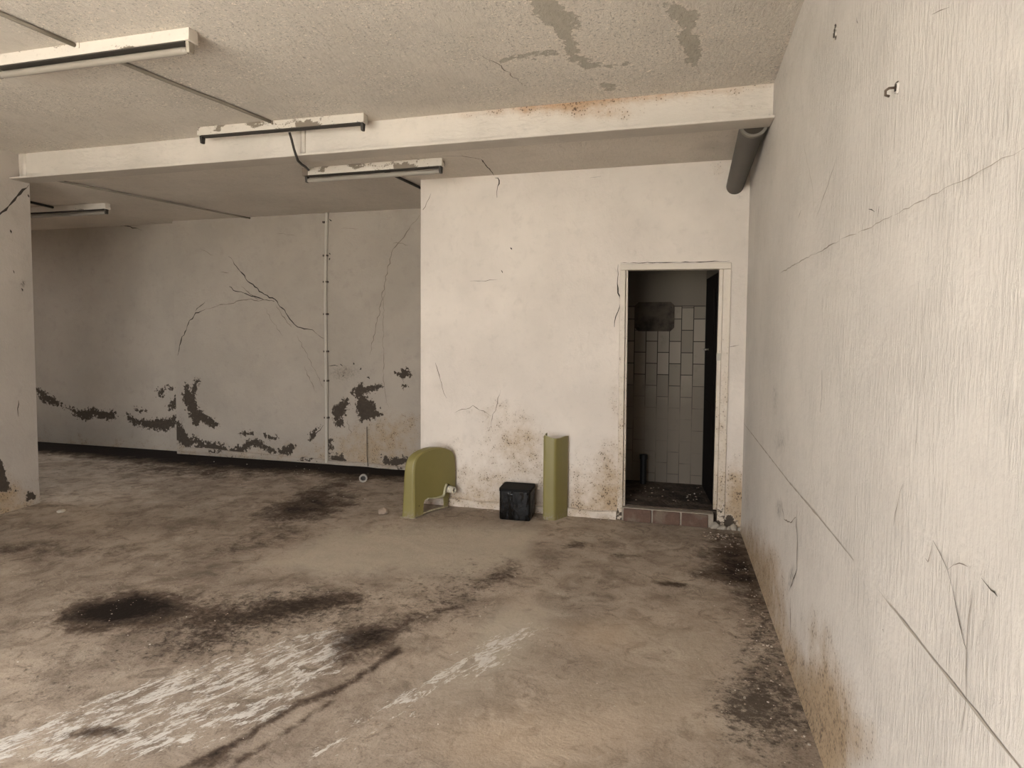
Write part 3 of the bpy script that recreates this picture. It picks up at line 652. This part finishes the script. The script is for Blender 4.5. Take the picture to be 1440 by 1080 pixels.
# old mirror with clipped corners
mp_ = [onY(a, b, YB) for a, b in ((893, 425), (948, 466))]
x0, x1, z0, z1 = mp_[0][0], mp_[1][0], mp_[1][2], mp_[0][2]; c_ = .035
out = [(x0 + c_, z0), (x1 - c_, z0), (x1, z0 + c_), (x1, z1 - c_), (x1 - c_, z1), (x0 + c_, z1), (x0, z1 - c_), (x0, z0 + c_)]
cx_, cz_ = (x0 + x1) / 2, (z0 + z1) / 2
mo = empty('mirror', (cx_, YB - .012, cz_)); tag(mo, 'tarnished mirror with clipped corners on the tiled washroom wall', 'mirror')
def plate(o2, d0, d1): 
    n = len(o2); return MB().raw([(a - cx_, d0, b - cz_) for a, b in o2] + [(a - cx_, d1, b - cz_) for a, b in o2], [tuple(range(n)), tuple(range(n, 2 * n))[::-1]] + [(i + n, (i + 1) % n + n, (i + 1) % n, i) for i in range(n)])
t = NT('tarnished_glass'); mc = t.mix(t.step(t.noise(6, 5, .6), .4, .7), (.075, .060, .045), (.022, .017, .013))
mg = t.done(mc, .7, None, .0, .1)
plate(out, 0, .0115).build('mirror_glass', mg, mo)
for a, b in ((x0 + .03, z1 - .05), (x1 - .03, z1 - .05), (x0 + .03, z0 + .05), (x1 - .03, z0 + .05)):
    MB().lathe((a - cx_, -.004, b - cz_), (0, 1, 0), [(0, 0), (0, .007), (.004, .009), (.005, 0)], 12).build('fixing_screw', M['crack'], mo, smooth=True)
# soil pipe stub
b_ = onY(905, 640, YB - .12)
ps = empty('waste_pipe', (b_[0], YB - .12, ZB - .015)); tag(ps, 'black pipe stub rising from the washroom floor in front of tiled wall', 'pipe')
M['black_pipe'] = simple('black_iron', (.012, .011, .010), .5, .3)
MB().tube([(0, 0, 0), (0, 0, b_[2] - ZB + .015)], .03, 16).build('pipe_stem', M['black_pipe'], ps, auto=40)
MB().lathe((0, 0, b_[2] - ZB - .02), (0, 0, 1), [(0, .03), (0, .037), (.04, .037), (.04, .026), (.01, .026), (.01, 0)], 16).build('pipe_socket', M['black_pipe'], ps, auto=40)

# ------------------------------------------------------------------ grey drain pipe between beam and partition
M['pvc'] = simple('grey_drain_paint', (.085, .075, .062), .55, .2, 6)
d0 = Vector((.484, 4.45, 2.868)); d1 = Vector((.470, YP + .01, 2.70)); d1_ = d1 - d0
dp = empty('drain_pipe', d0); tag(dp, 'dark grey drain pipe sloping from the beam end into the back wall by right wall', 'pipe')
MB().tube([(0, 0, 0), d1_], [.080, .064], 28).build('pipe_barrel', M['pvc'], dp, auto=40)
MB().lathe(d1_ * .0, d1_, [(-.010, .066), (-.012, .070), (-.012, .084), (.012, .084), (.016, .079)], 28).build('pipe_collar', simple('worn_collar', (.20, .18, .15), .6, .4, 20), dp, auto=40)
MB().lathe((0, 0, 0), d1_, [(-.004, 0), (-.004, .068)], 28).build('pipe_bore', M['crack'], dp)

# ------------------------------------------------------------------ thin pipe up the deep wall
vp0 = onY(459, 655, YD - .025); vp1 = onY(459, 298, YD - .025)
vp = empty('wall_pipe', (vp0[0], YD - .018, .0)); tag(vp, 'thin painted vertical pipe clipped up the recess back wall', 'pipe')
M['wall_pipe'] = wall_paint('pipe_paint', (.50, .455, .385))
mb = MB().tube([(0, 0, .02), (.004, 0, 1.0), (-.002, 0, 2.0), (vp1[0] - vp0[0], 0, ZR)], .019, 12); mb.setattr_('peel', 0, np.full(len(mb.v), 20.)); mb.build('pipe_stem', M['wall_pipe'], vp, auto=40)
for z in (.55, .98, 1.32, 1.75, 2.12, 2.42, 2.80):
    q = MB().box((-.026, -.016, -.010), (.034, .018, .010)); q.v = [(a, b, c + z) for a, b, c in q.v]
    q.build('pipe_clip', simple('rusty_clip', (.09, .07, .055), .8), vp, bevel=.003)
hw = [onY(a, b, YD - .04) for a, b in ((516, 600), (516, 640), (518, 668))]
wire = MB().tube([hw[0], hw[1], (hw[2][0], YD - .05, .02)], .004, 8).build('dangling_wire', M['crack'], smooth=True)
tag(wire, 'thin dark wire hanging down the foot of the recess back wall', 'wire')

# ------------------------------------------------------------------ fluorescent fittings
def enamel(name, base, chips):
    t = NT(name); c = t.mix(t.noise(8, 5), tuple(k * .9 for k in base), base)
    c = t.mix(t.step(t.noise(11, 7, .7, t.vscale(t.co, (.6, 1, 1))), .64 - chips, .67 - chips), c, (.20, .165, .125))
    c = t.mix(t.step(t.noise(40, 4), .6, .75, 0, .3), c, (.3, .25, .2))
    return t.done(c, .5, None, 0, .4)
M['enamel'] = enamel('white_enamel', (.66, .60, .52), 0.0)
M['enamel_chip'] = enamel('chipped_enamel', (.62, .565, .485), .09)
M['under'] = simple('fitting_underside', (.05, .042, .034), .7)
M['tube'] = simple('dusty_tube_glass', (.29, .258, .215), .35, .12, 4, spec=.5)
M['holder'] = simple('aged_holder_plastic', (.33, .29, .23), .6)
M['holder_dark'] = simple('dark_holder_plastic', (.04, .033, .026), .6)
def fitting(loc, rz, L, label, tube, mat, holder, notch):
    o = empty('fluorescent_light', loc, rz); tag(o, label, 'ceiling light', 'fluorescent lights on the ceiling')
    h, w = .062, .036
    mb = MB().hexa([(0, -w, -h), (L, -w, -h), (L, w, -h), (0, w, -h), (0, -w * .92, 0), (L, -w * .92, 0), (L, w * .92, 0), (0, w * .92, 0)])
    mb.box((notch - .02, -w - .004, -.03), (notch + .02, -w + .004, -.001))
    hs = mb.build('housing', mat, o, bevel=.003)
    MB().box((.03, -w + .004, -h - .006), (L - .03, w - .004, -h + .001)).build('underside_plate', M['under'], hs, bevel=.002)  # near-black plate along the housing underside
    for X in (.012, L - .032):
        q = MB().hexa([(X, -.017, -h - .052), (X + .02, -.017, -h - .052), (X + .02, .017, -h - .052), (X, .017, -h - .052), (X, -.024, -h + .002), (X + .02, -.024, -h + .002), (X + .02, .024, -h + .002), (X, .024, -h + .002)])
        q.build('lamp_holder', holder, o, bevel=.004)
    if tube:
        MB().lathe((.032, 0, -h - .036), (1, 0, 0), [(0, 0), (0, .0165), (.022, .0175), (.024, .019), (L - .090, .019), (L - .088, .0175), (L - .066, .0165), (L - .066, 0)], 18).build('lamp_tube', M['tube'], o, auto=35)
    return o
a1 = math.atan2(.03, 1.25)
f1 = fitting((-3.62, 2.775, ZC), .012, 1.30, 'white fluorescent fitting with its tube, on the ceiling nearest the camera', True, M['enamel'], M['holder'], .60)
f2 = fitting((-3.40, 4.14, ZC), .028, 1.345, 'chipped white fluorescent fitting with no tube, just before the beam', False, M['enamel_chip'], M['holder_dark'], .62)
f3 = fitting((-2.935, 4.83, ZR), -.008, 1.225, 'fluorescent fitting with tube just behind the beam by the back wall', True, M['enamel_chip'], M['holder_dark'], .60)
MB().box((-.003, -.038, -.064), (.05, .038, .0)).build('end_cap', simple('scorched_cap', (.16, .125, .095), .6), f3, bevel=.003)
f4 = fitting((-7.02, 5.56, ZR), .02, 1.25, 'shadowed fluorescent fitting with tube over the dark recess', True, M['enamel'], M['holder_dark'], .55)

# ------------------------------------------------------------------ conduits and cables
M['conduit'] = simple('shade_darkened_conduit', (.26, .225, .18), .7, .15, 8)  # pale conduit toned down, its shadow line worked into the colour
M['cable'] = simple('black_cable', (.03, .024, .018), .6, .2)
def run(name, pts, r, mat, label, cat, n=10):
    o = MB().tube(pts, r, n).build(name, mat, smooth=True); return tag(o, label, cat)
zc = ZC - .014
def wav(a, b, n, amp, seed):
    R = random.Random(seed); a, b = Vector(a), Vector(b)
    return [a + (b - a) * (i / n) + Vector((R.uniform(-amp, amp), 0, 0)) for i in range(n + 1)]
run('conduit', wav((-3.16, 1.4, zc), (-3.026, 2.742, zc), 6, .004, 1), .0115, M['conduit'], 'painted ceiling conduit reaching the nearest light fitting from the front', 'conduit')
run('conduit', wav((-3.00, 2.81, zc), (-2.772, 4.106, zc), 6, .005, 2), .0115, M['conduit'], 'painted ceiling conduit between the nearest fitting and the tubeless one', 'conduit')
run('conduit', wav((-5.30, 4.44, ZR - .016), (-4.80, YD - .012, ZR - .016), 6, .006, 3), .010, M['conduit'], 'conduit across the recess ceiling ending at its back wall', 'conduit')
cp = [onY(407, 186, 4.185), onY(410, 196, 4.20), onY(413, 208, 4.215), onY(416, 218, 4.22), onY(419, 226, 4.225), onY(424, 231, 4.36), onY(430, 235, 4.62), onY(434, 239, 4.785)]
run('cable', cp, .009, M['cable'], 'black cable looping down over the beam from the tubeless fitting', 'cable')
run('cable', [(-2.31, 4.87, ZR - .015), (-2.29, 5.15, ZR - .012), (-2.245, 5.75, ZR - .012), (-2.20, YD - .01, ZR - .012)], .012, M['cable'], 'black cable leaving the fitting behind the beam towards the recess', 'cable')
run('cable', [(-6.50, 4.6, ZR - .01), (-6.46, 5.2, ZR - .012), (-6.46, 5.53, ZR - .02)], .013, M['cable'], 'black cable feeding the shadowed fitting over the recess', 'cable')

# ------------------------------------------------------------------ olive machine guard leaning in the corner
def olive_mat(name, base, rough=.42):
    t = NT(name); c = t.mix(t.noise(5, 5, .6), tuple(k * .85 for k in base), tuple(k * 1.08 for k in base))
    low = t.step(t.add(t.sep(2), t.mul(t.noise(18, 6, .7), .16)), .07, .16, 1, 0)
    c = t.mix(t.mul(low, t.step(t.noise(45, 5, .7), .45, .6)), c, (.24, .20, .15))
    c = t.mix(t.step(t.noise(22, 6, .7), .68, .72, 0, .7), c, (.10, .08, .05))
    return t.done(c, t.mix(t.noise(14, 4), (rough - .1,) * 3, (rough + .15,) * 3), t.bump(t.noise(7, 3), .08, .01), 0, .45)
M['olive'] = olive_mat('olive_enamel', (.215, .18, .058))
M['olive_edge'] = olive_mat('worn_olive_edge', (.40, .36, .22))
g0 = Vector((-2.011, 4.966, 0)); gd = Vector((.421, .907, 0)).normalized(); gw = Vector((-1, .07, 0)).normalized()
G = empty('machine_guard', g0); tag(G, 'olive green sheet metal machine guard with arched top leaning at the recess corner', 'machine guard')
GW = .115
def gp(s, h, t=0.0):        # s along the side panel, h height, t towards the other side
    lean = -.045 * (h / .5) * 1.0
    return gd * s + gw * t * (1 - .25 * min(1, h / .5)) + Vector((0, 0, h))
# outline of the back of the shell: up the front, over the arch, down the wall side
top = [(0, 0), (.002, .06), (.003, .12), (.003, .2), (.003, .28), (.004, .36), (.006, .42), (.014, .462), (.035, .498), (.075, .525), (.13, .541), (.19, .550), (.25, .552), (.31, .546), (.37, .531), (.42, .512), (.455, .492), (.475, .462), (.488, .42), (.492, .36), (.494, .28), (.494, .2), (.494, .12)]
cut = [(.100, 0), (.100, .06), (.104, .105), (.118, .132), (.145, .140), (.2, .132), (.27, .124), (.325, .122), (.345, .135), (.352, .165), (.362, .20), (.38, .222), (.41, .222), (.44, .19), (.455, .15), (.470, .125), (.494, .12)]
outer = top; inner = cut
def resample(pl, n):
    P_ = np.array(pl, float); L = np.r_[0, np.cumsum(np.hypot(*np.diff(P_, axis=0).T))]; q = np.linspace(0, L[-1], n)
    return np.stack([np.interp(q, L, P_[:, 0]), np.interp(q, L, P_[:, 1])], 1)
def panel(t, th, name, mat):
    a = resample(outer, 60); b = resample(inner, 60); rows = []
    for w in np.linspace(0, 1, 9): rows.append([gp(*(a[i] * (1 - w) + b[i] * w), t) for i in range(60)])
    return MB().sheet(rows, th)
def side(t, name):
    o_ = resample(outer, 70); i_ = resample(inner, 70)
    poly = [tuple(p) for p in o_] + [tuple(p) for p in i_[::-1][1:-1]]
    import mathutils
    from mathutils.geometry import tessellate_polygon
    tr = tessellate_polygon([[Vector((p[0], p[1], 0)) for p in poly]])
    off = gd.cross(Vector((0, 0, 1))).normalized() * .003
    A = [gp(p[0], p[1], t) for p in poly]; B = [v - off for v in A]; n = len(poly)
    return MB().raw(A + B, [tuple(f) for f in tr] + [tuple(k + n for k in f[::-1]) for f in tr] + [(i, (i + 1) % n, (i + 1) % n + n, i + n) for i in range(n)]).build(name, M['olive'], G)
side(0, 'side_panel'); side(GW, 'side_panel')
# the wrap-over strip joining the two sides, with rounded long edges
tp = resample(top, 60); cen = np.array([.25, .25]); rows = []
for wv in np.linspace(0, 1, 13):
    e = min(wv, 1 - wv) * GW; ins = .016 * (1 - min(1, e / .018)) ** 2
    rows.append([])
    for s_, h_ in tp:
        dv = cen - np.array([s_, h_]); dv = dv / np.linalg.norm(dv)
        if h_ < .42: dv = np.array([1 if s_ < .25 else -1, 0])
        rows[-1].append(gp(s_ + dv[0] * (ins - .012), h_ + dv[1] * (ins - .012), wv * GW))
MB().sheet(rows, -.004).build('wrap_cover', M['olive'], G, auto=50)
# rolled lip along the cut-out and around the outlet
lipc = [gp(s_, h_, -.004) for s_, h_ in resample(cut[4:12], 26)]
MB().tube(lipc, [.006 + .006 * min(1, max(0, (i - 9) / 5)) for i in range(26)], 10).build('rolled_lip', M['olive_edge'], G, smooth=True)
nrm = Vector((gd.y, -gd.x, 0))
sc_ = gp(.412, .172)
sp_ = MB().lathe(sc_ - nrm * .03, nrm, [(0, 0), (0, .036), (.012, .036), (.012, .027), (.028, .027), (.030, .031), (.050, .031), (.052, .026), (.060, .026), (.062, .029), (.094, .029), (.096, .020), (.06, .020), (.06, 0)], 22)
SP = tag(sp_.build('outlet_spigot', simple('pale_outlet', (.56, .51, .40), .5), G, auto=35), 'pale threaded outlet stub')
MB().lathe(sc_ + nrm * .0305, nrm, [(0, .0), (.0002, .0195)], 18).build('spigot_bore', M['crack'], SP)
ft = MB().hexa([gp(.415, 0, .045), gp(.455, 0, .045), gp(.455, 0, .053), gp(.415, 0, .053), gp(.395, .16, .045), gp(.48, .16, .045), gp(.48, .16, .053), gp(.395, .16, .053)])
ft.build('rear_foot', M['olive'], G, bevel=.002)
MB().tube([gp(s_, .008 + .012 * math.sin(s_ * 7), .02) for s_ in np.linspace(.09, .43, 10)], .008, 8).build('base_bar', M['olive_edge'], G, smooth=True)
MB().lathe(gp(.051, .095) + nrm * .0005, nrm, [(.001, .0), (.0012, .0055)], 12).build('bolt_hole', M['crack'], G)
MB().box((-.125, -.014, 0), (.012, .006, .006)).build('foot_flange', M['olive_edge'], G, bevel=.002)

# ------------------------------------------------------------------ black box
def tar_mat():
    t = NT('black_tarry_enamel'); n = t.noise(6, 5, .6, t.vscale(t.co, (2.5, 2.5, .8)), .5)
    c = t.mix(t.step(n, .58, .75), (.0045, .0036, .003), (.018, .0155, .013))
    return t.done(c, t.step(t.noise(9, 4, .6, t.vscale(t.co, (2, 2, .6))), .4, .65, .16, .6), t.bump(t.noise(9, 4, .6, t.vscale(t.co, (1.6, 1.6, .5)), .7), .55, .03), 0, .28)
M['tar'] = tar_mat()
bo = empty('black_box', (-1.205, 5.28, 0), .03); tag(bo, 'glossy black square tin box on the floor beside the tall olive cover', 'box')
def rbox(w, d, h, z0=0.0, tap=0.0, n=10, bulge=.0):
    mb = MB(); r = .022; prof = []
    for cxs, cys, a0 in ((1, -1, -90), (1, 1, 0), (-1, 1, 90), (-1, -1, 180)):
        for q in range(5):
            a = math.radians(a0 + 22.5 * q); prof.append((cxs * (w / 2 - r) + r * math.cos(a), cys * (d / 2 - r) + r * math.sin(a)))
    m = len(prof); vs = []; zs = [0, .006, .02, h * .5, h - .02, h - .006, h]; sc = [.975, .995, 1, 1 - tap / 2, 1 - tap, .995 - tap, .975 - tap]
    for z, k_ in zip(zs, sc): vs += [(a * k_, b * k_, z0 + z) for a, b in prof]
    fs = [(i * m + j, i * m + (j + 1) % m, (i + 1) * m + (j + 1) % m, (i + 1) * m + j) for i in range(len(zs) - 1) for j in range(m)]
    return mb.raw(vs, fs + [tuple(range(m))[::-1], tuple((len(zs) - 1) * m + j for j in range(m))])
rbox(.262, .245, .252).build('box_body', M['tar'], bo, auto=50)
rbox(.268, .250, .018, .240).build('box_lid', simple('matt_black_lid', (.008, .007, .006), .7, .3, spec=.12), bo, auto=50)

# ------------------------------------------------------------------ tall folded olive cover
A = empty('folded_cover', (-.886, 5.255, 0)); tag(A, 'tall olive folded metal cover standing on end against the wall by the door', 'metal cover')
sec = [(-.078, .075), (-.094, .030), (-.093, .012), (-.085, .006), (-.040, .001), (-.008, 0), (.004, .004), (.012, .014), (.045, .075), (.074, .135), (.080, .148), (.082, .165)]
S = resample(sec, 44); rows = []
for w in np.linspace(0, 1, 40):
    row = []
    for i, (a, b) in enumerate(S):
        u = i / 43
        h1 = .715 - .035 * math.exp(-((u - .52) / .28) ** 2) - .012 * (u < .2) * (u > .08) - .03 * max(0, (u - .55) / .45)
        zl = .0 if True else 0
        row.append((a, b, zl + w * h1))
    rows.append(row)
MB().sheet(rows, .004).build('cover_sheet', M['olive'], A, auto=30)
lip = [Vector(r) + Vector((0, 0, .001)) for r in rows[-1]]
MB().tube(lip, .0028, 6).build('worn_rim', M['olive_edge'], A, smooth=True)

# ------------------------------------------------------------------ loose things on the floor
def chunk(mb, c, r, R, n=1, flat_=.7, mi=0):
    ico = [(0, 0, 1), (.894, 0, .447), (.276, .851, .447), (-.724, .526, .447), (-.724, -.526, .447), (.276, -.851, .447), (.724, .526, -.447), (-.276, .851, -.447), (-.894, 0, -.447), (-.276, -.851, -.447), (.724, -.526, -.447), (0, 0, -1)]
    fs = [(0, 1, 2), (0, 2, 3), (0, 3, 4), (0, 4, 5), (0, 5, 1), (1, 6, 2), (2, 7, 3), (3, 8, 4), (4, 9, 5), (5, 10, 1), (6, 7, 2), (7, 8, 3), (8, 9, 4), (9, 10, 5), (10, 6, 1), (11, 7, 6), (11, 8, 7), (11, 9, 8), (11, 10, 9), (11, 6, 10)]
    a = R.uniform(0, 6.28); ca, sa = math.cos(a), math.sin(a); ex = R.uniform(.7, 1.4); vs = []
    for x_, y_, z_ in ico:
        k_ = R.uniform(.7, 1.15); x_, y_, z_ = x_ * k_ * ex, y_ * k_, max(z_ * k_, -.55) * flat_
        vs.append((c[0] + r * (x_ * ca - y_ * sa), c[1] + r * (x_ * sa + y_ * ca), c[2] + r * (z_ + .55 * flat_)))
    return mb.raw(vs, fs, mi)
def stone(name, loc, r, mat, label, cat, seed, group=None, flat_=.7):
    mb = MB(); chunk(mb, (0, 0, 0), r, random.Random(seed), flat_=flat_); o = mb.build(name, mat, bevel=r * .12); o.location = loc
    return tag(o, label, cat, group)
M['stone'] = simple('pinkish_stone', (.30, .225, .165), .9, .3, 20, bump=.5)
M['chip'] = simple('plaster_chip', (.36, .315, .25), .95, .35, 25, bump=.4)
st_ = onZ(538, 724)
stone('stone', (st_[0], st_[1] + .02, -.003), .062, M['stone'], 'pinkish brown stone on the floor left of the arched machine guard', 'stone', 7)
dc_ = onZ(511, 678)
pc0 = empty('pipe_ring', (dc_[0], dc_[1], .0)); tag(pc0, 'small grey pipe ring lying on the dark floor by the recess wall', 'pipe ring')
MB().lathe((0, 0, .042), (.35, -.9, .12), [(-.03, .026), (-.03, .042), (.03, .042), (.03, .026), (-.03, .026)], 20).build('ring_body', simple('dull_grey_ring', (.26, .235, .20), .6), pc0, auto=40)
MB().lathe((0, 0, .042), (.35, -.9, .12), [(-.01, .0), (-.0099, .0265)], 20).build('ring_web', simple('dark_web', (.05, .042, .034), .7), pc0)
for i, (a, b, r) in enumerate(((1004, 738, .05), (1016, 742, .035), (1030, 741, .045), (1038, 733, .032), (1022, 734, .028), (1010, 730, .03))):
    q = onZ(a, b); stone('plaster_chunk', (q[0], min(q[1], 5.42), -.003), r, M['chip'], 'broken plaster chunk heaped at the right foot of the door frame', 'plaster chunk', 50 + i, 'plaster chunks at the door foot', .8)
q = onZ(86, 720); stone('plaster_flake', (q[0], q[1], -.002), .05, simple('pale_flake', (.5, .45, .37), .9), 'pale plaster flake on the floor near the left wall end', 'plaster flake', 91, None, .3)
# crumbs and grit swept over the whole floor: nobody could count them
R = random.Random(4); db = MB()
def scatter(n, fn, rlo, rhi):
    for _ in range(n):
        p = fn()
        if p is None: continue
        X, Y, Z = p
        if any(math.hypot(X - a, Y - b) < c for a, b, c in ((-1.205, 5.28, .24), (-.89, 5.33, .17), (-1.95, 5.2, .36), (-2.31, 5.01, .14), (-2.95, 6.1, .15), (-.21, 6.3, .1), (.40, 5.40, .13))): continue
        if XL + .05 < X < XR - .03 and Y < YP - .02 or (Y > YP and X < XP - .05 and Y < YD - .05) or Z > .05:
            chunk(db, (X, Y, Z), R.uniform(rlo, rhi) * R.uniform(.4, 1), R, flat_=R.uniform(.4, .8), mi=R.choice((0, 0, 1, 1, 2)))
scatter(420, lambda: (R.uniform(-5.3, .5), R.uniform(1.6, 5.4), 0), .002, .0055)
scatter(260, lambda: (XR - abs(R.gauss(0, .12)) - .03, R.uniform(1.8, 5.4), 0), .002, .008)
scatter(200, lambda: (-3 + R.gauss(0, .8), 2.9 + R.gauss(0, .5), 0), .002, .006)
scatter(120, lambda: (R.uniform(-2.1, -.3), YP - .04 - abs(R.gauss(0, .06)), 0), .003, .009)
scatter(60, lambda: (.42 + R.gauss(0, .08), 5.22 + R.gauss(0, .06), 0), .004, .013)
scatter(60, lambda: (R.uniform(-5.2, -2.3), R.uniform(5.2, 6.5), 0), .004, .011)
scatter(50, lambda: (R.uniform(-.3, .32), R.uniform(5.62, 6.3), ZB - .014) , .005, .013)
tag(db.build('floor_debris', [M['chip'], M['stone'], simple('white_crumb', (.52, .46, .385), .95)]), kind='stuff')
